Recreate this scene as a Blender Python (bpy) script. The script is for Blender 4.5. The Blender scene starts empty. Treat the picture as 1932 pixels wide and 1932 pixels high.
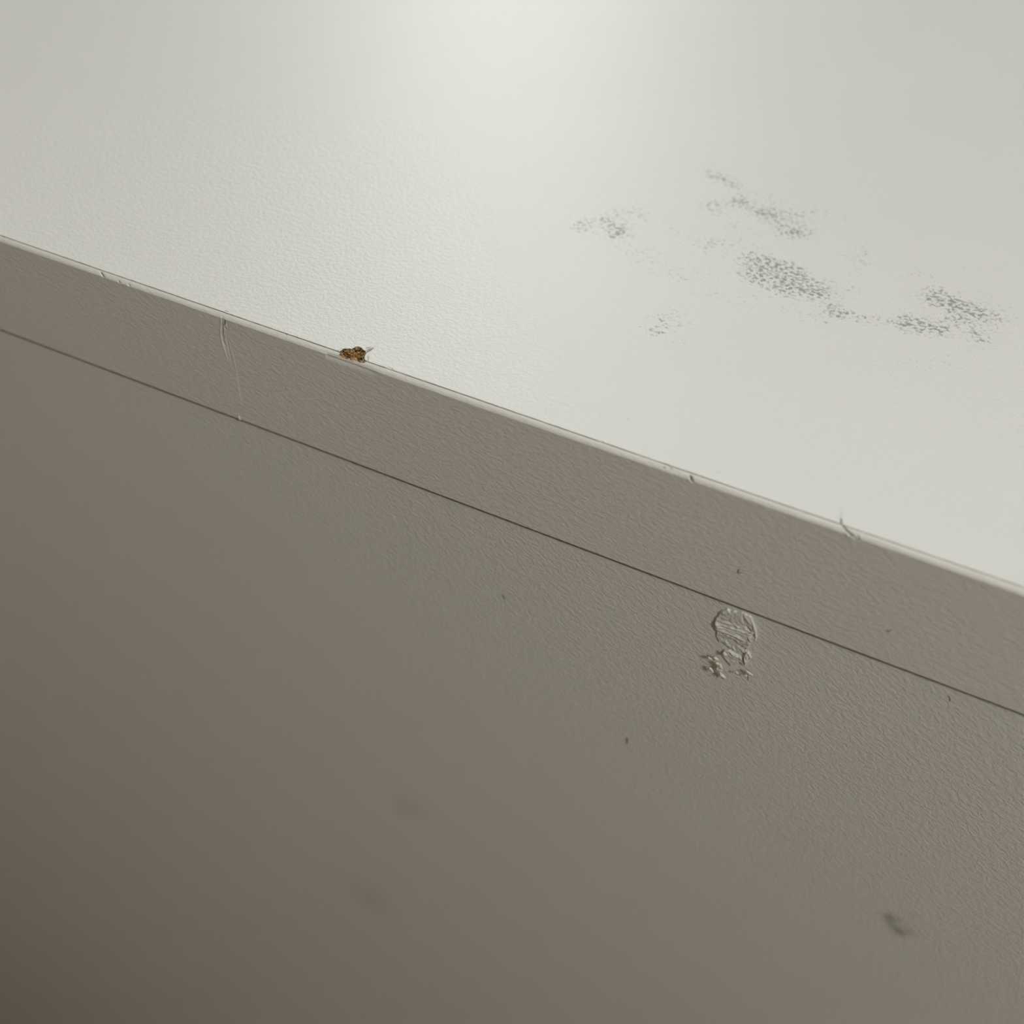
import bpy, bmesh, math, random
import numpy as np
from mathutils import Matrix, Vector

random.seed(7)
rng = np.random.default_rng(7)
S = bpy.context.scene
C = S.collection
MM = 0.001

# ------------------------------------------------------------------ camera
F = 2072.0                      # focal length in pixels of the 1932 px frame
CXY = 966.0
TOPZ = 0.75                     # height of the worktop surface
CREASE = 0.35 * MM              # height lost by the rounding of the edge band
d1 = np.array([-5450 - CXY, -1430 - CXY, F]); d1 /= np.linalg.norm(d1)
upv = np.array([.03, -.70, -.715]); upv -= d1 * (upv @ d1); upv /= np.linalg.norm(upv)
AX, AZ = -d1, upv
AY = np.cross(AZ, AX)           # world axes seen from the camera (x right, y down, z ahead)
R = np.array([AX, AY, AZ])      # camera vector -> world vector
def ray(px, py):
    return R @ np.array([(px - CXY) / F, (py - CXY) / F, 1.0])
DIST = 0.13407
EYE = -ray(966, 455.8 + .3461 * 966) * DIST + np.array([0, 0, TOPZ - CREASE])

cam_d = bpy.data.cameras.new('camera'); cam = bpy.data.objects.new('camera', cam_d); C.objects.link(cam)
S.camera = cam
cam_d.sensor_width = 36; cam_d.lens = 36 * F / 1932
cam_d.clip_start = 0.005
M = Matrix.Identity(4)
for i in range(3):
    M[i][0] = R[i][0]; M[i][1] = -R[i][1]; M[i][2] = -R[i][2]; M[i][3] = EYE[i]
cam.matrix_world = M
cam_d.dof.use_dof = True
cam_d.dof.focus_distance = 0.1445
cam_d.dof.aperture_fstop = 16.0

# ------------------------------------------------------------------ world, view, lights
w = bpy.data.worlds.new('world'); S.world = w; w.use_nodes = True
w.node_tree.nodes['Background'].inputs[0].default_value = (0.75, 0.8, 0.9, 1)
w.node_tree.nodes['Background'].inputs[1].default_value = 0.5
S.view_settings.view_transform = 'Standard'; S.view_settings.look = 'None'
S.view_settings.gamma = 1; S.view_settings.use_curve_mapping = False
S.view_settings.exposure = 0.07

CEIL = 2.5
LAMP_FAR = (-2.35, 4.75)        # ceiling panel far beyond the worktop: its sheen runs down the laminate
ADDED_MID = (-1.25, 2.5)         # unseen nearer panel, added to carry the sheen further down
ADDED_SIDE = (0.15, 1.25)        # unseen third panel, added to brighten the worktop
ADDED_NEAR = (0.54, -0.42, 1.36)  # globe of an unseen floor lamp, added to light the front from the right
P_FAR, P_MID, P_SIDE, P_NEAR = 52.0, 35.0, 12.5, 16.2
def area(name, x, y, z, sx, sy, power, col):
    d = bpy.data.lights.new(name, 'AREA'); d.shape = 'RECTANGLE'; d.size = sx; d.size_y = sy
    d.energy = power; d.color = col
    o = bpy.data.objects.new(name, d); C.objects.link(o); o.location = (x, y, z)
    return o

# ------------------------------------------------------------------ helpers
def to_top(px, py, z=TOPZ):
    r = ray(px, py); t = (z - EYE[2]) / r[2]; p = EYE + r * t
    return p[0], p[1]
def to_front(px, py, y=0.0):
    r = ray(px, py); t = (y - EYE[1]) / r[1]; p = EYE + r * t
    return p[0], p[2]
SEAM = to_top(966, 444.3 + .3443 * 966)[1]       # depth of the joint behind the front face
Z_CREASE = TOPZ - CREASE
Z_BOTTOM = to_front(966, 622 + .3767 * 966)[1]   # lower edge of the band
BACK = 0.75 * MM                                  # the cabinet front is set back under the band

def mesh_obj(name, verts, faces, mat, parent=None, smooth=True, attr=None):
    me = bpy.data.meshes.new(name)
    me.from_pydata([tuple(map(float, v)) for v in verts], [], faces)
    if smooth:
        me.polygons.foreach_set('use_smooth', [True] * len(me.polygons))
    me.materials.append(mat)
    if attr is not None:
        for k, v in attr.items():
            a = me.attributes.new(k, 'FLOAT', 'POINT'); a.data.foreach_set('value', np.asarray(v, dtype=np.float32))
    me.update()
    o = bpy.data.objects.new(name, me); C.objects.link(o)
    if parent: o.parent = parent
    return o
def grid_faces(nr, nc, base=0, flip=False):
    i, j = np.meshgrid(np.arange(nr - 1), np.arange(nc - 1), indexing='ij')
    a = base + i * nc + j
    q = np.stack([a, a + 1, a + nc + 1, a + nc], -1).reshape(-1, 4)
    if flip: q = q[:, ::-1]
    return q.tolist()
def box(bm, x0, x1, y0, y1, z0, z1, bevel=0.0):
    r = bmesh.ops.create_cube(bm, size=1)
    for v in r['verts']:
        v.co = ((x0 + x1) / 2 + v.co.x * (x1 - x0), (y0 + y1) / 2 + v.co.y * (y1 - y0), (z0 + z1) / 2 + v.co.z * (z1 - z0))
    if bevel:
        es = list({e for v in r['verts'] for e in v.link_edges})
        bmesh.ops.bevel(bm, geom=es, offset=bevel, segments=2, affect='EDGES')
def bm_obj(name, bm, mat, parent=None, smooth=False):
    me = bpy.data.meshes.new(name); bm.to_mesh(me); bm.free(); me.materials.append(mat)
    if smooth: me.polygons.foreach_set('use_smooth', [True] * len(me.polygons))
    o = bpy.data.objects.new(name, me); C.objects.link(o)
    if parent: o.parent = parent
    return o
def thing(name, label, cat, loc=(0, 0, 0), group=None):
    o = bpy.data.objects.new(name, None); C.objects.link(o); o.location = loc
    o.empty_display_size = .05
    o['label'] = label; o['category'] = cat
    if group: o['group'] = group
    return o
def seg_dist(X, Y, pts):
    """distance to a polyline and position along it (0..1)"""
    best = np.full(X.shape, 1e9); along = np.zeros(X.shape)
    n = len(pts) - 1
    for k in range(n):
        ax, ay = pts[k]; bx, by = pts[k + 1]
        L2 = (bx - ax) ** 2 + (by - ay) ** 2 + 1e-18
        t = np.clip(((X - ax) * (bx - ax) + (Y - ay) * (by - ay)) / L2, 0, 1)
        d = np.hypot(X - ax - t * (bx - ax), Y - ay - t * (by - ay))
        m = d < best
        best = np.where(m, d, best); along = np.where(m, (k + t) / n, along)
    return best, along
def inside(X, Y, poly):
    r = np.zeros(X.shape, bool); n = len(poly)
    for k in range(n):
        x0, y0 = poly[k]; x1, y1 = poly[(k + 1) % n]
        c = ((y0 > Y) != (y1 > Y)) & (X < (x1 - x0) * (Y - y0) / (y1 - y0 + 1e-15) + x0)
        r ^= c
    return r
def sdf(X, Y, poly):            # positive inside
    d, _ = seg_dist(X, Y, list(poly) + [poly[0]])
    return np.where(inside(X, Y, poly), d, -d)
def vnoise(X, Y, scale, seed):  # smooth value noise
    g = np.random.default_rng(seed).random((256, 256))
    x = X * scale + 1000.3; y = Y * scale + 1000.7
    xi = np.floor(x).astype(int); yi = np.floor(y).astype(int)
    fx = x - xi; fy = y - yi; fx = fx * fx * (3 - 2 * fx); fy = fy * fy * (3 - 2 * fy)
    a = g[xi % 256, yi % 256]; b = g[(xi + 1) % 256, yi % 256]
    c = g[xi % 256, (yi + 1) % 256]; d = g[(xi + 1) % 256, (yi + 1) % 256]
    return (a * (1 - fx) + b * fx) * (1 - fy) + (c * (1 - fx) + d * fx) * fy * 1.0
def sstep(a, b, x):
    t = np.clip((x - a) / (b - a), 0, 1); return t * t * (3 - 2 * t)

# ------------------------------------------------------------------ materials
def nt(name):
    m = bpy.data.materials.new(name); m.use_nodes = True
    return m, m.node_tree.nodes, m.node_tree.links, m.node_tree.nodes['Principled BSDF']
def laminate(name, col, rough, grain, stretch=(1, 1, 1), height=14e-6, grime=False, spec=.5, stain=None, rot=0.0):
    m, N, L, P = nt(name)
    P.inputs['Roughness'].default_value = rough
    P.inputs['Specular IOR Level'].default_value = spec
    tc = N.new('ShaderNodeTexCoord')
    mp = N.new('ShaderNodeMapping'); mp.inputs['Scale'].default_value = stretch
    mr0 = N.new('ShaderNodeMapping'); mr0.inputs['Rotation'].default_value = (0, rot, 0)
    L.new(tc.outputs['Object'], mr0.inputs[0]); L.new(mr0.outputs[0], mp.inputs[0])
    n1 = N.new('ShaderNodeTexNoise'); n1.inputs['Scale'].default_value = grain; n1.inputs['Detail'].default_value = 2.2
    n1.inputs['Roughness'].default_value = .55; n1.inputs['Distortion'].default_value = .6
    L.new(mp.outputs[0], n1.inputs['Vector'])
    # the emboss is soft on the tops and cut in the valleys
    mr = N.new('ShaderNodeMapRange'); mr.interpolation_type = 'SMOOTHSTEP'
    mr.inputs['From Min'].default_value = .30; mr.inputs['From Max'].default_value = .72
    L.new(n1.outputs['Fac'], mr.inputs['Value'])
    bp = N.new('ShaderNodeBump'); bp.inputs['Strength'].default_value = 1.0; bp.inputs['Distance'].default_value = height
    L.new(mr.outputs[0], bp.inputs['Height']); L.new(bp.outputs[0], P.inputs['Normal'])
    # faint mottling of the decor paper
    n2 = N.new('ShaderNodeTexNoise'); n2.inputs['Scale'].default_value = 45; n2.inputs['Detail'].default_value = 3
    L.new(tc.outputs['Object'], n2.inputs['Vector'])
    cr = N.new('ShaderNodeMix'); cr.data_type = 'RGBA'
    L.new(n2.outputs['Fac'], cr.inputs['Factor'])
    cr.inputs['A'].default_value = (*[c * .985 for c in col], 1); cr.inputs['B'].default_value = (*[min(1, c * 1.015) for c in col], 1)
    out = cr.outputs['Result']
    if grime:
        at = N.new('ShaderNodeAttribute'); at.attribute_name = 'grime'
        mp2 = N.new('ShaderNodeMapping'); mp2.inputs['Scale'].default_value = stretch
        L.new(tc.outputs['Object'], mp2.inputs[0])
        n3 = N.new('ShaderNodeTexNoise'); n3.inputs['Scale'].default_value = grain * 1.0; n3.inputs['Detail'].default_value = 2.5
        n3.inputs['Distortion'].default_value = .5
        L.new(mp2.outputs[0], n3.inputs['Vector'])
        # grime sits only in the pores: threshold falls where the attribute is high
        th = N.new('ShaderNodeMath'); th.operation = 'MULTIPLY_ADD'
        L.new(at.outputs['Fac'], th.inputs[0]); th.inputs[1].default_value = .19; th.inputs[2].default_value = 0
        ad = N.new('ShaderNodeMath'); ad.operation = 'ADD'
        L.new(n3.outputs['Fac'], ad.inputs[0]); L.new(th.outputs[0], ad.inputs[1])
        mg = N.new('ShaderNodeMapRange'); mg.interpolation_type = 'SMOOTHSTEP'
        mg.inputs['From Min'].default_value = .655; mg.inputs['From Max'].default_value = .93
        L.new(ad.outputs[0], mg.inputs['Value'])
        mu = N.new('ShaderNodeMath'); mu.operation = 'MULTIPLY'; mu.use_clamp = True
        L.new(mg.outputs[0], mu.inputs[0]); L.new(at.outputs['Fac'], mu.inputs[1])
        mx = N.new('ShaderNodeMix'); mx.data_type = 'RGBA'
        L.new(mu.outputs[0], mx.inputs['Factor']); L.new(out, mx.inputs['A'])
        mx.inputs['B'].default_value = (*stain, 1)
        out = mx.outputs['Result']
    at2 = N.new('ShaderNodeAttribute'); at2.attribute_name = 'smudge_groove'  # smudges of the front, and cuts darkened by depth
    ms = N.new('ShaderNodeMix'); ms.data_type = 'RGBA'
    L.new(at2.outputs['Fac'], ms.inputs['Factor']); L.new(out, ms.inputs['A'])
    ms.inputs['B'].default_value = (.15, .14, .12, 1)
    L.new(ms.outputs['Result'], P.inputs['Base Color'])
    return m
def plain(name, col, rough=.6, noise=None, bump=0.0, dark=.7, spec=.5):
    m, N, L, P = nt(name)
    P.inputs['Roughness'].default_value = rough; P.inputs['Specular IOR Level'].default_value = spec
    P.inputs['Base Color'].default_value = (*col, 1)
    if noise:
        tc = N.new('ShaderNodeTexCoord'); n = N.new('ShaderNodeTexNoise'); n.inputs['Scale'].default_value = noise
        n.inputs['Detail'].default_value = 4; L.new(tc.outputs['Object'], n.inputs['Vector'])
        mx = N.new('ShaderNodeMix'); mx.data_type = 'RGBA'; L.new(n.outputs['Fac'], mx.inputs['Factor'])
        mx.inputs['A'].default_value = (*[c * dark for c in col], 1); mx.inputs['B'].default_value = (*col, 1)
        L.new(mx.outputs['Result'], P.inputs['Base Color'])
        if bump:
            b = N.new('ShaderNodeBump'); b.inputs['Distance'].default_value = bump
            L.new(n.outputs['Fac'], b.inputs['Height']); L.new(b.outputs[0], P.inputs['Normal'])
    return m

M_TOP = laminate('white_melamine_top', (.76, .755, .73), .43, 1600, (1, 1.1, 1), 36e-6, True, .55, stain=(.30, .30, .29))
M_FRONT = laminate('white_melamine_front', (.71, .69, .645), .42, 1500, (.75, 1, 1.22), 42e-6, spec=.5, rot=-.54)
M_BAND = laminate('edge_band_plastic', (.71, .685, .64), .40, 1450, (.74, 1, 1.22), 34e-6, spec=.5, rot=-.15)
M_GLUE = plain('glue_joint', (.13, .12, .10), .8)
M_CORE = plain('particleboard_underside', (.45, .33, .2), .9, 700, 1e-4)
M_PUTTY = plain('dried_glue', (.68, .66, .61), .42, 900, 2.2e-5, .93)
M_CRUMB = plain('glue_crumbs', (.78, .76, .68), .38, 1200, 3e-5, .95)
M_LINT = plain('grey_lint', (.16, .15, .12), .8)
M_FRAY = plain('torn_decor_paper', (.40, .39, .37), .8, 2500, 0, .6)

def core_mat():
    m, N, L, P = nt('particleboard_core')
    P.inputs['Roughness'].default_value = .9; P.inputs['Specular IOR Level'].default_value = .1
    tc = N.new('ShaderNodeTexCoord')
    mp = N.new('ShaderNodeMapping'); mp.inputs['Scale'].default_value = (1, 1.3, 1.3); mp.inputs['Rotation'].default_value = (0, 0, .5)
    L.new(tc.outputs['Object'], mp.inputs[0])
    n = N.new('ShaderNodeTexNoise'); n.inputs['Scale'].default_value = 1700; n.inputs['Detail'].default_value = 3; n.inputs['Distortion'].default_value = 1.5
    L.new(mp.outputs[0], n.inputs['Vector'])
    r = N.new('ShaderNodeValToRGB'); L.new(n.outputs['Fac'], r.inputs[0])
    e = r.color_ramp.elements
    e[0].position = .40; e[0].color = (.028, .014, .005, 1)
    e[1].position = .72; e[1].color = (.62, .42, .26, 1)
    a = e.new(.49); a.color = (.12, .065, .02, 1)
    a = e.new(.58); a.color = (.36, .215, .10, 1)
    L.new(r.outputs[0], P.inputs['Base Color'])
    return m
M_CHIP = core_mat()

# ------------------------------------------------------------------ room
def struct(name, bm, mat):
    o = bm_obj(name, bm, mat); o['kind'] = 'structure'; return o
M_WALL = plain('wall_paint', (.58, .58, .55), .9, 6, 0, .96)
M_CEIL = plain('ceiling_paint', (.70, .70, .68), .9, 6, 0, .97)
def floor_mat():
    m, N, L, P = nt('wood_laminate_floor'); P.inputs['Roughness'].default_value = .45
    tc = N.new('ShaderNodeTexCoord'); mp = N.new('ShaderNodeMapping'); mp.inputs['Scale'].default_value = (1, 12, 1)
    L.new(tc.outputs['Object'], mp.inputs[0])
    n = N.new('ShaderNodeTexNoise'); n.inputs['Scale'].default_value = 3; n.inputs['Detail'].default_value = 6
    L.new(mp.outputs[0], n.inputs['Vector'])
    r = N.new('ShaderNodeValToRGB'); L.new(n.outputs['Fac'], r.inputs[0])
    r.color_ramp.elements[0].position = .3; r.color_ramp.elements[0].color = (.25, .16, .085, 1)
    r.color_ramp.elements[1].position = .7; r.color_ramp.elements[1].color = (.40, .275, .155, 1)
    L.new(r.outputs[0], P.inputs['Base Color']); return m
M_FLOOR = floor_mat()
X0, X1, Y0, Y1 = -4.0, 3.75, -2.6, 6.0
bm = bmesh.new(); box(bm, X0, X1, Y0, Y1, -.1, -.006)
fl = struct('floor', bm, M_FLOOR)
# floor boards, each a piece of its own
pm = None; bw = .19; yy = Y0; row = 0
bm = bmesh.new(); box(bm, 0, 1.55 - .002, 0, bw - .002, -.006, 0, .0008)
pm = bpy.data.meshes.new('floor_board'); bm.to_mesh(pm); bm.free(); pm.materials.append(M_FLOOR)
while yy + bw <= Y1 + 1e-6:
    for k in range(5):
        o = bpy.data.objects.new('floor_board', pm); C.objects.link(o); o.parent = fl
        o.location = (X0 + k * 1.55, yy, 0)
    yy += bw; row += 1
T = .1
for nm, b in (('ceiling', (X0, X1, Y0, Y1, CEIL, CEIL + T)), ('wall_back', (X0, X1, Y1, Y1 + T, -.1, CEIL)),
              ('wall_front', (X0, X1, Y0 - T, Y0, -.1, CEIL)), ('wall_left', (X0 - T, X0, Y0, Y1, -.1, CEIL)),
              ('wall_right', (X1, X1 + T, Y0, Y1, -.1, CEIL))):
    bm = bmesh.new(); box(bm, *b); struct(nm, bm, M_CEIL if nm == 'ceiling' else M_WALL)
# ceiling lamps: housing, diffuser
def lamp(x, y, sx, sy, power, label, col=(.95, 1, .985)):
    t = thing('unseen_ceiling_light', label, 'ceiling light', (x, y, CEIL))  # all out of view; the middle and side panels are added
    bm = bmesh.new()
    for a in ((-sx / 2 - .02, -sx / 2, -sy / 2 - .02, sy / 2 + .02), (sx / 2, sx / 2 + .02, -sy / 2 - .02, sy / 2 + .02),
              (-sx / 2, sx / 2, -sy / 2 - .02, -sy / 2), (-sx / 2, sx / 2, sy / 2, sy / 2 + .02)):
        box(bm, *a, -.04, 0)
    bm_obj('frame', bm, plain('white_lamp_metal', (.8, .8, .8), .4), t)
    m, N, L, P = nt('lit_diffuser')
    P.inputs['Base Color'].default_value = (.9, .9, .9, 1)
    P.inputs['Emission Color'].default_value = (*col, 1)
    P.inputs['Emission Strength'].default_value = power / (math.pi * sx * sy)
    bm = bmesh.new(); box(bm, -sx / 2, sx / 2, -sy / 2, sy / 2, -.032, -.006)
    bm_obj('diffuser', bm, m, t)
def added_floor_lamp(x, y, z, rad, power, label, col=(.99, .985, .91)):  # made-up lamp out of view, shaping the light on the front
    t = thing('added_floor_lamp', label, 'lamp', (x, y, 0))
    white = plain('white_lamp_metal', (.8, .8, .8), .4)
    def disc(bm, r0, r1, z0, z1, seg=32):
        q = bmesh.ops.create_cone(bm, cap_ends=True, segments=seg, radius1=r0, radius2=r1, depth=z1 - z0)
        for v in q['verts']: v.co.z += (z0 + z1) / 2
    bm = bmesh.new(); disc(bm, .13, .125, 0, .02); disc(bm, .125, .02, .02, .035)
    bm_obj('base', bm, white, t)
    bm = bmesh.new(); disc(bm, .009, .009, .03, z - rad - .04, 14)
    bm_obj('pole', bm, white, t)
    bm = bmesh.new(); disc(bm, .012, .035, z - rad - .045, z - rad + .012)
    bm_obj('lamp_holder', bm, white, t)
    m, N, L, P = nt('lit_globe')
    P.inputs['Base Color'].default_value = (.9, .9, .9, 1)
    P.inputs['Emission Color'].default_value = (*col, 1)
    P.inputs['Emission Strength'].default_value = power / (4 * math.pi ** 2 * rad * rad)
    bm = bmesh.new(); bmesh.ops.create_uvsphere(bm, u_segments=32, v_segments=20, radius=rad)
    for v in bm.verts: v.co.z += z
    bm_obj('globe', bm, m, t, smooth=True)
lamp(*LAMP_FAR, .9, .9, P_FAR, 'square white ceiling light panel farthest beyond the worktop')
lamp(*ADDED_MID, .6, .6, P_MID, 'added small square white ceiling light panel between the farthest panel and the worktop')
lamp(*ADDED_SIDE, .6, .6, P_SIDE, 'added small square white ceiling light panel beyond the right end of the worktop')
added_floor_lamp(*ADDED_NEAR, .09, P_NEAR, 'added white floor lamp with a lit globe standing before the right end of the cabinet')

# ------------------------------------------------------------------ sampling along the edge
XL, XR = -.72, .70
feat = [(185, 250, .07), (395, 475, .05), (530, 545, .1), (605, 770, .05), (1115, 1160, .07), (1235, 1325, .06), (1565, 1640, .05)]
def px_x(px): return to_top(px, 450 + .345 * px)[0] / MM
xs = [XL / MM]
ivs = [(px_x(a), px_x(b), s) for a, b, s in feat]
xcur = -150.0; xs.append(xcur)
while xcur < 100:
    st = .6
    for a, b, s in ivs:
        if a <= xcur <= b: st = s
        elif xcur < a < xcur + st: st = max(a - xcur + 1e-4, s)
    xcur += st; xs.append(xcur)
xs.append(XR / MM)
xs = np.array(xs) * MM
w_ = SEAM

CHIP_PX = [(641, 664), (646, 660), (653, 657), (660, 658.5), (665, 659), (668, 656), (673, 653.5), (679, 654.5), (685, 659), (689, 664), (690, 668.5),
           (688, 674), (690, 680), (687, 684), (676, 682), (664, 678), (652, 674), (644, 671), (640, 667.5)]
chip = [to_top(a, b) for a, b in CHIP_PX]
chip = [(x, max(y, SEAM - .55 * MM)) for x, y in chip]
# ---- features of the band, in (x, s): s = 0 at the joint, w_ at the crease, growing down the face
def TS(px, py):                # a point on the rounding
    x, y = to_top(px, py, TOPZ - CREASE * .3); return (x, np.clip(w_ - y, -.0002, w_))
def FS(px, py):                # a point on the face
    x, z = to_front(px, py); return (x, w_ + (Z_CREASE - z))
band_marks = [  # polyline, half width mm, depth mm (+ is cut in)
    ([TS(190, 513), FS(197, 524)], .09, .22), ([FS(186, 519), FS(195, 524)], .08, -.05),
    ([TS(223, 528), FS(228, 535)], .07, .18), ([TS(221, 531), FS(226, 535)], .06, -.08),
    ([TS(242, 534), FS(247, 542)], .06, .14), ([FS(238, 538), FS(244, 541)], .06, -.08),
    # split under the crease and the long scratch down the face
    ([FS(419, 599), FS(420, 618), FS(420, 632), FS(423, 648), FS(427, 655)], .085, .17),
    ([FS(417, 600), FS(416, 622), FS(417, 637), FS(422, 655), FS(429, 678)], .10, -.13),
    ([FS(424, 604), FS(423, 615), FS(427, 622)], .12, .22), ([FS(424, 612), FS(425, 616)], .09, -.12),
    ([FS(428, 606), FS(430, 620)], .06, .1), ([FS(427, 628), FS(430, 652), FS(434, 672), FS(438, 684)], .07, .08),
    ([FS(431, 640), FS(438, 670), FS(444, 700), FS(450, 735), FS(455, 764)], .075, -.085),
    ([FS(434, 650), FS(440, 680), FS(445, 705), FS(451, 735), FS(456, 765)], .06, .09),
    ([FS(436, 655), FS(444, 690), FS(452, 735), FS(458, 766)], .06, -.06),
    ([FS(450, 784), FS(453, 793)], .16, -.18), ([FS(449, 782), FS(456, 790)], .08, .08),
    # crossing nicks further right
    ([TS(540, 628), TS(541, 634)], .06, .1),
    ([TS(1250, 880), TS(1256, 884)], .1, .12), ([TS(1262, 882), TS(1268, 887)], .07, .1),
    ([TS(1302, 897), FS(1308, 911)], .12, .28), ([TS(1299, 902), FS(1304, 911)], .08, -.08),
    ([TS(1588, 990), TS(1598, 1001), FS(1610, 1012), FS(1621, 1019)], .10, .20),
    ([TS(1594, 1002), FS(1604, 1014), FS(1612, 1018)], .08, -.10),
    ([TS(1612, 1009), FS(1620, 1019)], .08, -.06),
    ([FS(1618, 1010), FS(1622, 1022)], .07, .15),
]
# rows of the profile
s_top = np.concatenate([np.linspace(0, w_ - .05 * MM, 15), [w_ - .012 * MM, w_]])
face_len = Z_CREASE - Z_BOTTOM
s_face = w_ + np.concatenate([[.012, .03], np.arange(.06, 2.2, .06), np.arange(2.2, face_len / MM - .3, .17)]) * MM
s_end = w_ + np.linspace(face_len - .25 * MM, face_len, 5)
s_all = np.concatenate([s_top, s_face, s_end])
SX, XX = np.meshgrid(s_all, xs, indexing='ij')
def profile(s):
    """y, z and the outward normal for the profile parameter"""
    y = np.zeros_like(s); z = np.zeros_like(s); ny = np.zeros_like(s); nz = np.zeros_like(s)
    t = np.clip(s / w_, 0, 1)
    yt = w_ * (1 - t); zt = TOPZ - CREASE * (.3 * t + .7 * t ** 3.5)
    on = s <= w_
    y[on] = yt[on]; z[on] = zt[on]; ny[on] = -.45 * t[on] ** 1.5; nz[on] = 1
    f = ~on; y[f] = 0; z[f] = Z_CREASE - (s[f] - w_); ny[f] = -1; nz[f] = 0
    e = s > w_ + face_len - .25 * MM
    u = (s - (w_ + face_len - .25 * MM)) / (.25 * MM)
    y[e] = .12 * MM * u[e] ** 2; nz[e] = -.6 * u[e]
    n = np.hypot(ny, nz) + 1e-9
    return y, z, ny / n, nz / n
Y_, Z_, NY, NZ = profile(SX)
D = np.zeros_like(SX)
for pts, hw, dep in band_marks:
    d, al = seg_dist(XX, SX, [(float(a), float(b)) for a, b in pts])
    fade = np.minimum(1, 3.0 * np.minimum(al + .12, 1.12 - al))
    D -= dep * MM * np.exp(-(d / (hw * MM)) ** 2) * fade
# crushed corner under the chip: the rounding is pressed wider and lower there
xa, xb, xc, xd = px_x(614), px_x(632), px_x(700), px_x(722)
def crush(x):
    x = x / MM
    return sstep(xa, xa + .35, x) * (1 - .55 * sstep(xb + 1.5, xd, x)) * (1 - sstep(xc, xd, x))
cr = crush(XX)
dz = (SX - w_)
low = np.exp(-((dz) / (.55 * MM)) ** 2) * (dz > -.6 * MM)
Yc = Y_ + cr * .22 * MM * np.exp(-((dz - .22 * MM) / (.36 * MM)) ** 2)
Zc = Z_ - cr * .07 * MM * np.exp(-((dz - .02 * MM) / (.25 * MM)) ** 2)
# slight waviness of the machined crease
wav = (vnoise(XX, SX * 0, 220, 5) - .5) * .05 * MM * np.exp(-(dz / (.25 * MM)) ** 2)
Yb = Yc + NY * D; Zb = Zc + NZ * D + wav
cs = sdf(XX, np.where(dz < 0, Y_, -1.0), chip) + (vnoise(XX, Y_, 3200, 3) - .5) * .2 * MM
Zb = Zb - .45 * MM * sstep(-.03 * MM, .08 * MM, cs) * (dz < 0)
groove_dark = np.clip((-D - .04 * MM) / (.12 * MM), 0, 1) * .9  # band colour darkens with the depth of the cuts
nr, nc = SX.shape
verts = np.stack([XX, Yb, Zb], -1).reshape(-1, 3)
# inner faces of the strip close it to a solid
inner = []
for yy_, zz_ in ((w_, Z_BOTTOM), (w_, TOPZ - .6 * MM)):
    inner.append(np.stack([xs, np.full(nc, yy_), np.full(nc, zz_)], -1))
verts = np.concatenate([verts] + inner)
faces = grid_faces(nr, nc)
base = (nr - 1) * nc; b1 = nr * nc; b2 = b1 + nc
for j in range(nc - 1):
    faces.append((base + j, base + j + 1, b1 + j + 1, b1 + j))
    faces.append((b1 + j, b1 + j + 1, b2 + j + 1, b2 + j))

top = thing('worktop', 'white laminate worktop with grimy smears, a chipped front edge and a plastic edge band', 'worktop', (0, 0, TOPZ))
def parent_keep(o, p):
    o.parent = p; o.matrix_parent_inverse = p.matrix_basis.inverted()
band = mesh_obj('edge_band', verts, faces, M_BAND, attr={'smudge_groove': np.concatenate([groove_dark.reshape(-1), np.zeros(2 * nc)])})
band['label'] = 'off-white plastic edge band, nicked and scratched'
parent_keep(band, top)
me = band.data

# ---- glue line in the joint
gl_w = .16 * MM
bm = bmesh.new()
for ga, gb in ((XL, min(p[0] for p in chip) + .1 * MM), (max(p[0] for p in chip) - .25 * MM, XR)):
    box(bm, ga, gb, SEAM, SEAM + gl_w + .02 * MM, TOPZ - .6 * MM, TOPZ - .09 * MM)
o = bm_obj('glue_line', bm, M_GLUE); o['label'] = 'thin dark joint between board and edge band'; parent_keep(o, top)

# ---- laminate surface: fine strip at the joint, then a coarser sheet
top_marks = [  # scratches and nicks in the sheet
    ([(1588, 957), (1586, 975), (1587, 984), (1589, 990)], .13, .045), ([(1587, 978), (1587, 986), (1590, 992)], .10, .13),
    ([(1133, 833), (1137, 834), (1139, 839)], .13, .16), ([(1129, 836), (1132, 838)], .1, .05),
    ([(1152, 842), (1155, 844)], .08, .08), ([(1576, 984), (1577, 988)], .07, .1), ([(1568, 985), (1583, 990)], .09, .09),
    ([(1262, 842), (1257, 853), (1252, 862)], .1, .022), ([(1180, 786), (1184, 789), (1186, 795)], .12, .035), ([(1349, 897), (1357, 890)], .12, .03),
    ([(1246, 877), (1262, 880)], .1, .1), ([(690, 664), (697, 661), (704, 657)], .09, .16), ([(689, 657), (695, 656), (700, 655)], .06, .1),
    ([(694, 668), (695, 676), (693, 684)], .07, .08), ([(716, 696), (726, 694), (741, 694)], .06, .06), ([(735, 700), (739, 696)], .08, .14),
    ([(424, 586), (430, 588)], .08, .08), ([(538, 630), (540, 633)], .09, .12), ([(640, 661), (632, 661)], .06, .07),
    ([(481, 576), (487, 575)], .12, .04), ([(455, 582), (459, 581)], .12, .03),
    ([(1883, 748), (1886, 752)], .15, .03), ([(1520, 777), (1523, 781)], .12, .03), ([(1300, 795), (1303, 800)], .12, .03),
]
y_in = SEAM + gl_w
ys = np.concatenate([[0, .03], np.arange(.09, 3.4, .075), np.arange(3.6, 9, .35)]) * MM + y_in
YY, X2 = np.meshgrid(ys, xs, indexing='ij')
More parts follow.
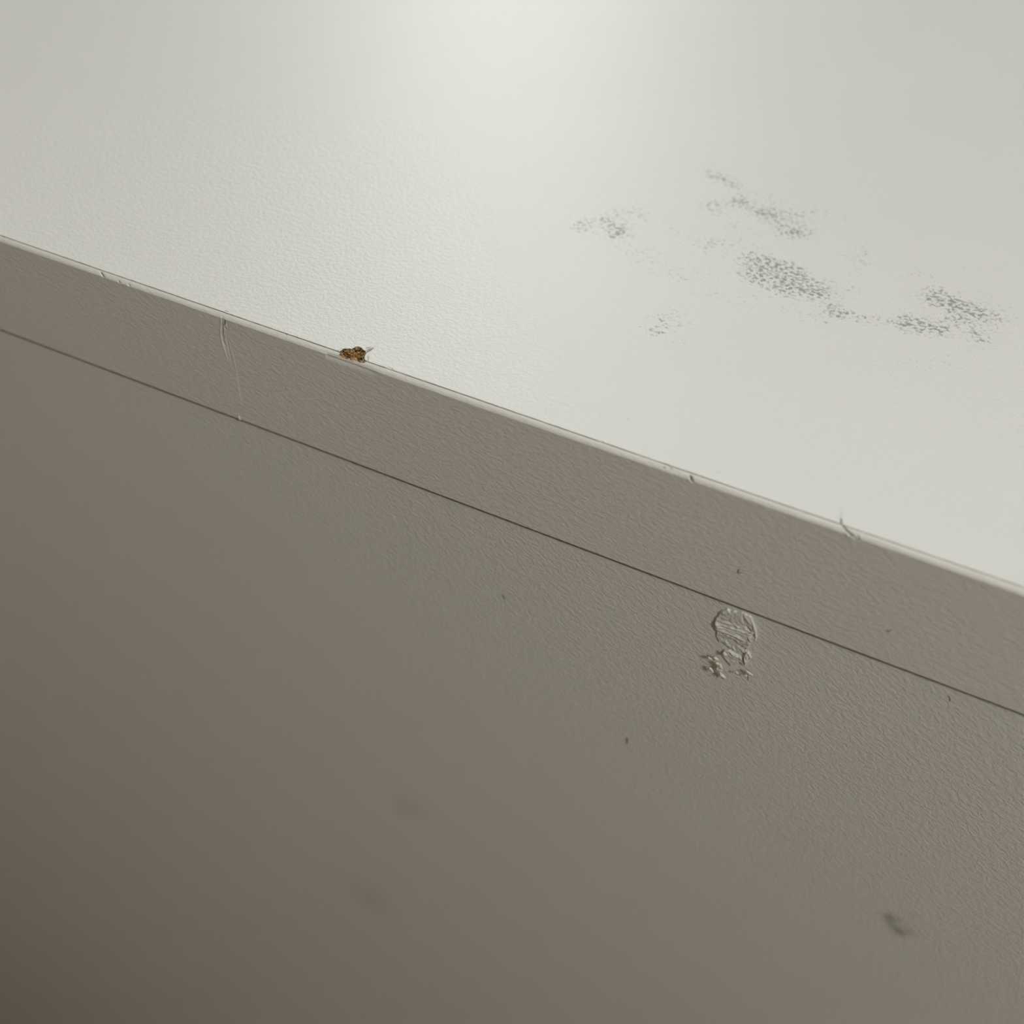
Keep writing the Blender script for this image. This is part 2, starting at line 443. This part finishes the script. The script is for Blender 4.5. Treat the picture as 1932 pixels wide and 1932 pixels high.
# the cut edge of the decor is slightly ragged
rag = (vnoise(X2, YY * 0, 1500, 9) - .5) * .07 * MM * np.exp(-(YY - y_in) / (.15 * MM))
ZZ = np.full(YY.shape, TOPZ)
ZZ -= .025 * MM * np.exp(-((YY - y_in) / (.05 * MM)) ** 2)
Yr = YY + rag
for pts, hw, dep in top_marks:
    q = [to_top(a, b) for a, b in pts]
    d, al = seg_dist(X2, Yr, q)
    fade = np.minimum(1, 2.5 * np.minimum(al + .15, 1.15 - al)) if len(q) > 2 else 1
    ZZ -= dep * MM * np.exp(-(d / (hw * MM)) ** 2) * fade
sd = sdf(X2, Yr, chip) + (vnoise(X2, Yr, 3200, 3) - .5) * .25 * MM
ZZ += .05 * MM * np.exp(-((sd + .12 * MM) / (.12 * MM)) ** 2)      # decor lifted round the chip
cut = sd > 0
nick_dark = np.clip((TOPZ - ZZ - .015 * MM) / (.10 * MM), 0, 1) * .8 * (YY > y_in + .1 * MM)  # sheet colour darkens where the nicks go deeper
nr2, nc2 = YY.shape
fz = np.array(grid_faces(nr2, nc2, 0))
cf = cut.reshape(-1)[fz].sum(1) < 3
v1 = np.stack([X2, Yr, ZZ], -1).reshape(-1, 3)
f1 = fz[cf].tolist()
# coarser sheet with the grime attribute
xg = np.concatenate([[XL], np.arange(-150, 101, .8) * MM, [XR]])
yg = np.concatenate([[ys[-1]], ys[-1] + np.arange(.8, 185, .8) * MM, [.60]])
YG, XG = np.meshgrid(yg, xg, indexing='ij')
grime_px = [
    ([(1255, 262), (1300, 292)], 3.2, .25), ([(1335, 320), (1360, 335), (1385, 350)], 1.9, .80), ([(1385, 372), (1400, 382)], 2.2, .62), ([(1400, 368), (1440, 378), (1465, 392)], 2.6, .45),
    ([(1450, 400), (1480, 412), (1502, 432)], 2.6, 1.0), ([(1340, 385), (1370, 405), (1385, 420)], 2.2, .68), ([(1530, 395), (1580, 412)], 1.8, .62),
    ([(1105, 432), (1130, 424), (1160, 436)], 2.6, .85), ([(1165, 404), (1205, 400)], 2.4, .60), ([(1330, 455), (1390, 460)], 2.0, .50), ([(1270, 430), (1300, 440)], 2.4, .45),
    ([(1190, 470), (1230, 495), (1262, 510)], 3.2, .55), ([(1420, 485), (1455, 498), (1485, 512)], 2.9, .95), ([(1430, 520), (1470, 530), (1510, 538), (1545, 545)], 2.6, 1.0),
    ([(1400, 470), (1420, 485)], 1.4, .85), ([(1545, 548), (1600, 545)], 1.6, .70), ([(1580, 450), (1620, 475), (1650, 500)], 3.6, .40),
    ([(1565, 573), (1582, 588)], 1.6, .78), ([(1600, 592), (1625, 600)], 1.3, .68), ([(1640, 598), (1690, 606), (1725, 612)], 1.8, .72), ([(1670, 585), (1700, 592)], 1.8, .5),
    ([(1735, 616), (1775, 622)], 1.7, .75), ([(1770, 565), (1810, 578), (1840, 590), (1870, 596)], 2.6, .85), ([(1800, 600), (1835, 612), (1850, 640)], 2.2, .9), ([(1735, 550), (1770, 557)], 1.1, .62),
    ([(1810, 555), (1860, 560)], 2.0, .55), ([(1660, 508), (1760, 520)], 1.3, .5), ([(1240, 620), (1252, 600), (1272, 590)], 1.9, .68), ([(1340, 550), (1410, 560)], 3, .42),
    ([(1250, 645), (1320, 640)], 3, .35), ([(1500, 575), (1560, 600)], 2.4, .45), ([(1590, 478), (1615, 482)], 1.6, .55), ([(1430, 560), (1470, 585)], 2.6, .42),
    ([(1830, 505), (1890, 503)], 1.4, .45), ([(1510, 330), (1545, 330)], 1.2, .4), ([(1370, 680), (1420, 700)], 3, .3), ([(1720, 690), (1780, 680)], 3, .34)]
def grime_at(X, Y):
    G = np.zeros(X.shape)
    for pts, r, s in grime_px:
        d, _ = seg_dist(X, Y, [to_top(a, b) for a, b in pts])
        G = np.maximum(G, .85 * s * np.exp(-(d / (r * 1.15 * MM)) ** 2)) + .2 * s * np.exp(-(d / (r * 2.6 * MM)) ** 2)
    return 1.1 * G * (.55 + .9 * vnoise(X, Y, 300, 21))
G2 = grime_at(XG, YG)
v2 = np.stack([XG, YG, np.full(XG.shape, TOPZ)], -1).reshape(-1, 3)
f2 = grid_faces(*XG.shape, base=len(v1))
vs = np.concatenate([v1, v2]); g = np.concatenate([grime_at(X2, YY).reshape(-1), G2.reshape(-1)])
lam = mesh_obj('laminate_sheet', vs, f1 + f2, M_TOP, attr={'grime': np.clip(g, 0, 1.3), 'smudge_groove': np.concatenate([nick_dark.reshape(-1), np.zeros(XG.size)])})
lam['label'] = 'white embossed laminate with grey grime in its pores'
parent_keep(lam, top)
# ---- board under the sheet
bm = bmesh.new(); box(bm, XL, XR, SEAM + .3 * MM, .60, Z_BOTTOM, TOPZ - .45 * MM)
o = bm_obj('particleboard', bm, M_CORE); parent_keep(o, top)
# ---- exposed core in the chip
cx0, cx1 = min(p[0] for p in chip) - .4 * MM, max(p[0] for p in chip) + .4 * MM
cy0, cy1 = SEAM - .6 * MM, max(p[1] for p in chip) + .4 * MM
gx = np.arange(cx0, cx1, .05 * MM); gy = np.arange(cy0, cy1, .05 * MM)
GY, GX = np.meshgrid(gy, gx, indexing='ij')
sc = sdf(GX, GY, chip)
h = -.10 * MM - .22 * MM * sstep(0, .6 * MM, sc)
th_ = .5
U = GX * math.cos(th_) + GY * math.sin(th_); V = -GX * math.sin(th_) + GY * math.cos(th_)
h += (vnoise(U * .45, V, 2600, 31) - .5) * .34 * MM + (vnoise(U, V * .6, 5200, 32) - .5) * .16 * MM
h += .10 * MM * np.exp(-((sc - .5 * MM) / (.3 * MM)) ** 2) * (GY > SEAM + .6 * MM)
h -= .10 * MM * (GY < SEAM)
vz = TOPZ + np.minimum(h, .06 * MM)
vv = np.stack([GX, GY, vz], -1).reshape(-1, 3)
fz = np.array(grid_faces(*GX.shape)); keep = (sc.reshape(-1)[fz] > -.12 * MM).all(1)
o = mesh_obj('exposed_core', vv, fz[keep].tolist(), M_CHIP)
o['label'] = 'brown particleboard fibres in the chip'; parent_keep(o, top)
# ---- torn fibres and flakes round the chip
def tube(pts, rad, seg=6, taper=True):
    bm = bmesh.new(); rings = []
    pts = [Vector(p) for p in pts]
    for i, p in enumerate(pts):
        t = (pts[min(i + 1, len(pts) - 1)] - pts[max(i - 1, 0)]).normalized()
        a = t.orthogonal().normalized(); b = t.cross(a)
        k = i / (len(pts) - 1)
        r = rad * (1 if not taper else (.35 + .65 * math.sin(math.pi * min(1, .15 + k * .85))))
        rings.append([bm.verts.new(p + a * math.cos(2 * math.pi * j / seg) * r + b * math.sin(2 * math.pi * j / seg) * r) for j in range(seg)])
    for i in range(len(rings) - 1):
        for j in range(seg):
            bm.faces.new((rings[i][j], rings[i][(j + 1) % seg], rings[i + 1][(j + 1) % seg], rings[i + 1][j]))
    bm.faces.new(rings[0][::-1]); bm.faces.new(rings[-1])
    return bm
def top_pts(pp, z=.03): return [(*to_top(a, b), TOPZ + z * MM) for a, b in pp]
for pp, r, z in (([(635, 661), (641, 664), (647, 666)], .035, .01), ([(638, 671), (643, 667), (650, 665)], .035, .0), ([(689, 662), (697, 659), (706, 656)], .045, .04),
                 ([(690, 667), (695, 663), (701, 660)], .05, .05), ([(684, 676), (687, 681), (690, 684)], .05, .0), ([(676, 677), (678, 683), (680, 685)], .04, .0),
                 ([(690, 657), (696, 656.5), (700, 655)], .03, .03), ([(692, 672), (694, 677), (694, 683)], .035, .02), ([(684, 661), (688, 667), (688, 675)], .05, -.02)):
    o = bm_obj('torn_fibre', tube(top_pts(pp, z), r * MM), M_FRAY, smooth=True); parent_keep(o, top)

# ------------------------------------------------------------------ cabinet under the worktop
cab = thing('cabinet', 'white cabinet under the worktop, its flat front carrying a blob of dried glue', 'cabinet', (0, BACK, 0))
ZF = Z_BOTTOM - 1.02 * MM
smudge_px = [([(1676, 1730), (1679, 1741), (1688, 1749), (1695, 1757)], .9, .9), ([(1682, 1731), (1694, 1735)], 1.0, .6), ([(1699, 1759), (1713, 1758)], 1.4, .55),
             ([(768, 1524), (780, 1524)], 3.2, .34), ([(757, 1532), (760, 1533)], 1.2, .2), ([(690, 1686), (700, 1700)], 6.5, .22), ([(695, 1700), (718, 1697)], 3.0, .14),
             ([(1721, 1726), (1723, 1727)], .6, .45), ([(949, 1125), (952, 1128)], .35, .30)]
xg = np.concatenate([[XL + .01], np.arange(-130, 105, .5) * MM, [XR - .01]])
zg = np.concatenate([[ZF], ZF - np.arange(.5, 190, .5) * MM, [.08]])
ZG, XG = np.meshgrid(zg, xg, indexing='ij')
SM = np.zeros(XG.shape)
for pts, r, s in smudge_px:
    d, _ = seg_dist(XG, ZG, [to_front(a, b, BACK) for a, b in pts])
    SM += .42 * s * np.exp(-(d / (max(r, .5) * MM)) ** 2)
v = np.stack([XG, np.full(XG.shape, BACK), ZG], -1).reshape(-1, 3)
n0 = len(v); nR, nC = XG.shape
edge = [(XL + .01, ZF), (XR - .01, ZF), (XR - .01, .08), (XL + .01, .08)]
v = np.concatenate([v, [(x, BACK + .016, z) for x, z in edge], [(x, BACK, z) for x, z in edge]])
f = grid_faces(nR, nC)
a = n0; b = n0 + 4
f += [(b, a, a + 1, b + 1), (b + 1, a + 1, a + 2, b + 2), (b + 2, a + 2, a + 3, b + 3), (b + 3, a + 3, a, b), (a, a + 3, a + 2, a + 1)]
pan = mesh_obj('front_panel', v, f, M_FRONT, attr={'smudge_groove': np.concatenate([SM.reshape(-1), np.zeros(8)])}, smooth=False)
pan['label'] = 'white front board with faint smudges'
parent_keep(pan, cab)
bm = bmesh.new()
box(bm, XL + .01, XL + .028, BACK + .016, .58, .08, Z_BOTTOM); box(bm, XR - .028, XR - .01, BACK + .016, .58, .08, Z_BOTTOM)
box(bm, XL + .028, XR - .028, .572, .58, .08, Z_BOTTOM)
box(bm, XL + .028, XR - .028, BACK + .016, .572, .08, .098)
o = bm_obj('carcass', bm, M_FRONT); parent_keep(o, cab)
bm = bmesh.new(); box(bm, XL + .02, XR - .02, .05, .56, 0, .08)
o = bm_obj('plinth', bm, M_FRONT); parent_keep(o, cab)

# ---- dried glue on the front board
def Q(a, b):                   # zoomed reading of the photograph -> point on the front
    return to_front(1280 + a / 8.05, 1100 + b / 8.05, BACK)
main = [Q(*p) for p in [(650, 395), (750, 380), (800, 410), (980, 430), (1090, 480), (1130, 520), (1160, 610), (1205, 730), (1195, 860), (1120, 920), (1060, 980), (1025, 1060), (900, 1050),
        (790, 1000), (700, 925), (615, 895), (575, 800), (570, 700), (530, 640), (545, 560), (600, 470)]]
lobe = [Q(*p) for p in [(660, 1060), (690, 1000), (770, 1000), (850, 1060), (960, 1100), (1010, 1180), (1000, 1250), (930, 1190), (900, 1235), (820, 1245), (760, 1200), (700, 1130)]]
lobe2 = [Q(*p) for p in [(1010, 1040), (1060, 1015), (1100, 1080), (1118, 1130), (1075, 1180), (1040, 1250), (1010, 1235), (1000, 1150), (985, 1090)]]
allp = main + lobe + lobe2
px0, px1 = min(p[0] for p in allp) - .3 * MM, max(p[0] for p in allp) + .3 * MM
pz0, pz1 = min(p[1] for p in allp) - .3 * MM, max(p[1] for p in allp) + .3 * MM
gx = np.arange(px0, px1, .045 * MM); gz = np.arange(pz0, pz1, .045 * MM)
GZ, GX = np.meshgrid(gz, gx, indexing='ij')
jit = (vnoise(GX, GZ, 2200, 41) - .5) * .18 * MM + (vnoise(GX, GZ, 900, 42) - .5) * .12 * MM
sm, sl, s2 = sdf(GX, GZ, main) + jit, sdf(GX, GZ, lobe) + jit, sdf(GX, GZ, lobe2) + jit * .6
H = .30 * MM * sstep(0, .16 * MM, sm)
H = np.maximum(H, .25 * MM * sstep(0, .12 * MM, sl)); H = np.maximum(H, .34 * MM * sstep(0, .16 * MM, s2))
def ridge(pts, wd, hh):
    d, al = seg_dist(GX, GZ, [Q(*p) for p in pts])
    return hh * MM * np.exp(-(d / (wd * MM)) ** 2) * np.minimum(1, 4 * np.minimum(al + .1, 1.1 - al))
R_ = np.zeros_like(H)
for pts, wd, hh in [([(565, 575), (600, 620), (640, 650)], .28, .26), ([(600, 600), (780, 650), (940, 700), (1050, 740)], .17, .15), ([(590, 680), (740, 730), (900, 790), (1000, 850)], .20, .17),
                    ([(640, 560), (760, 590), (880, 630), (960, 660)], .15, .10), ([(640, 640), (800, 690), (1000, 750)], .12, -.12), ([(620, 720), (800, 780)], .11, -.06),
                    ([(1130, 530), (1165, 640), (1200, 740), (1195, 860)], .17, .16), ([(1110, 930), (1070, 980), (1030, 1040)], .16, .14), ([(660, 420), (740, 430), (760, 460)], .45, .12),
                    ([(990, 440), (985, 500), (1000, 580)], .12, -.12), ([(1000, 480), (1060, 540), (1110, 600)], .2, .09), ([(1040, 640), (1060, 680), (1090, 700)], .2, -.24),
                    ([(1070, 740), (1140, 760), (1120, 800)], .16, -.18), ([(1100, 740), (1150, 735)], .1, .14), ([(1070, 780), (1100, 860), (1050, 900)], .2, .12),
                    ([(600, 500), (700, 540), (850, 590)], .16, -.08), ([(800, 560), (930, 650)], .1, .08), ([(830, 950), (860, 1010), (840, 1040)], .12, .10),
                    ([(790, 1010), (840, 1080), (920, 1110)], .10, .13), ([(860, 1060), (960, 1090), (1000, 1110)], .14, -.12), ([(1040, 1050), (1080, 1110), (1060, 1170)], .16, -.14),
                    ([(990, 1100), (1010, 1150), (1015, 1230)], .13, .14), ([(700, 1010), (740, 1000), (760, 1025)], .16, .22), ([(760, 1090), (830, 1150), (900, 1170)], .2, -.06),
                    ([(720, 870), (760, 930), (800, 960)], .14, .08), ([(890, 930), (960, 1000)], .12, .07)]:
    R_ += ridge(pts, wd, hh)
step = [Q(*p) for p in [(560, 690), (700, 755), (800, 820), (870, 840), (960, 930), (1050, 985), (1020, 1080), (700, 1010), (540, 900)]]
H -= .13 * MM * sstep(0, .09 * MM, sdf(GX, GZ, step) + jit * .3) * (sm > 0)
H += (1.0 * R_) * sstep(0, .2 * MM, np.maximum(np.maximum(sm, sl), s2))
H += ((vnoise(GX, GZ, 2000, 51) - .5) * .12 + (vnoise(GX, GZ, 4500, 52) - .5) * .07) * MM * (H > .03 * MM)
mask = np.maximum(np.maximum(sm, sl), s2)
H = np.where(mask < 0, -.03 * MM, np.maximum(H, .01 * MM))
vv = np.stack([GX, BACK - H, GZ], -1).reshape(-1, 3)
fz = np.array(grid_faces(*GX.shape)); keep = (mask.reshape(-1)[fz] > -.06 * MM).all(1)
o = mesh_obj('dried_glue', vv, fz[keep].tolist(), M_PUTTY)
o['label'] = 'wrinkled grey-white blob of dried glue'
parent_keep(o, cab)
# ---- crumbs round the glue, each a piece of its own
crumbs = [(500, 1080, 26, 15, 40, .28), (590, 1085, 30, 26, 70, .34), (625, 1165, 30, 18, 20, .36), (670, 1200, 48, 17, 55, .42), (640, 1255, 34, 30, 30, .16), (525, 1255, 38, 15, 45, .34),
          (700, 1350, 42, 22, 45, .48), (915, 1305, 22, 15, 40, .16), (1050, 1345, 16, 14, 0, .20), (1105, 1310, 46, 15, 25, .26), (1135, 1330, 18, 14, 60, .24), (730, 1015, 30, 20, 20, .42),
          (585, 1360, 9, 8, 0, .08), (660, 1300, 14, 12, 0, .14), (900, 1565, 16, 8, 40, .06), (1140, 1570, 12, 7, 20, .05)]
def make_crumb(rx, rz, ang, h, seed):
    r = np.random.default_rng(seed)
    bm = bmesh.new(); bmesh.ops.create_icosphere(bm, subdivisions=2, radius=1)
    k = r.random((3, 3)) * 3
    ca, sa = math.cos(ang), math.sin(ang)
    for v in bm.verts:
        p = v.co.copy()
        n = 1 + .22 * math.sin(3.1 * p.x + k[0, 0]) * math.cos(2.7 * p.z + k[0, 1]) + .14 * math.sin(5 * p.y + 4 * p.x + k[1, 0])
        n += (r.random() - .5) * .16
        p *= n
        x, z = p.x * rx, p.z * rz
        v.co = (x * ca - z * sa, p.y * h, x * sa + z * ca)
    return bm
for i, (a, b, ra, rb, an, h) in enumerate(crumbs):
    x, z = Q(a, b); sc_ = .0757 * MM / 8.05 * 1.4
    bm = make_crumb(ra * sc_, rb * sc_ * 1.2, -math.radians(an), h * MM * .43, 100 + i)
    for v in bm.verts: v.co += Vector((x, BACK - h * MM * .10, z))
    o = bm_obj('glue_crumb', bm, M_CRUMB, smooth=True)
    o.parent = pan; o.matrix_parent_inverse = (cab.matrix_basis).inverted()
    me_ = o.data
    # origin at the crumb
    for vtx in me_.vertices: vtx.co -= Vector((x, BACK, z))
    o.location = (x, BACK, z)

# ------------------------------------------------------------------ lint lying on the surfaces
def lint(pp, y, rad, label, cat='lint'):
    pts = [Vector((to_front(a, b, y)[0], y - rad * MM * .8, to_front(a, b, y)[1])) for a, b in pp]
    c = pts[0].copy()
    bm = tube([p - c for p in pts], rad * MM)
    o = bm_obj('lint_fibre', bm, M_LINT, smooth=True); o.location = c
    o['label'] = label; o['category'] = cat
    return o
lint([(1395.5, 1073), (1393, 1077), (1392.5, 1079.5), (1395, 1081), (1398, 1080), (1400, 1079)], 0, .055, 'tiny dark hooked fibre on the edge band above the dried glue')
lint([(1183, 1391), (1184.5, 1395), (1184, 1399), (1183, 1403)], BACK, .10, 'tiny dark speck alone on the cabinet front, below and left of the dried glue')
lint([(1789, 1312), (1792, 1316), (1793, 1320), (1792, 1323)], BACK, .055, 'tiny curled fibre just under the edge band at the far right')
lint([(949, 1122), (951, 1126), (952.5, 1130)], BACK, .07, 'tiny dark speck on the cabinet front under the middle of the edge band')
lint([(1673, 1188), (1676, 1192), (1680, 1188.5), (1685, 1187)], 0, .04, 'thin pale brown squiggle of fibre on the right part of the edge band')
lint([(1411, 1272), (1411.5, 1277), (1412, 1284)], BACK, .045, 'short upright hair just below the dried glue')
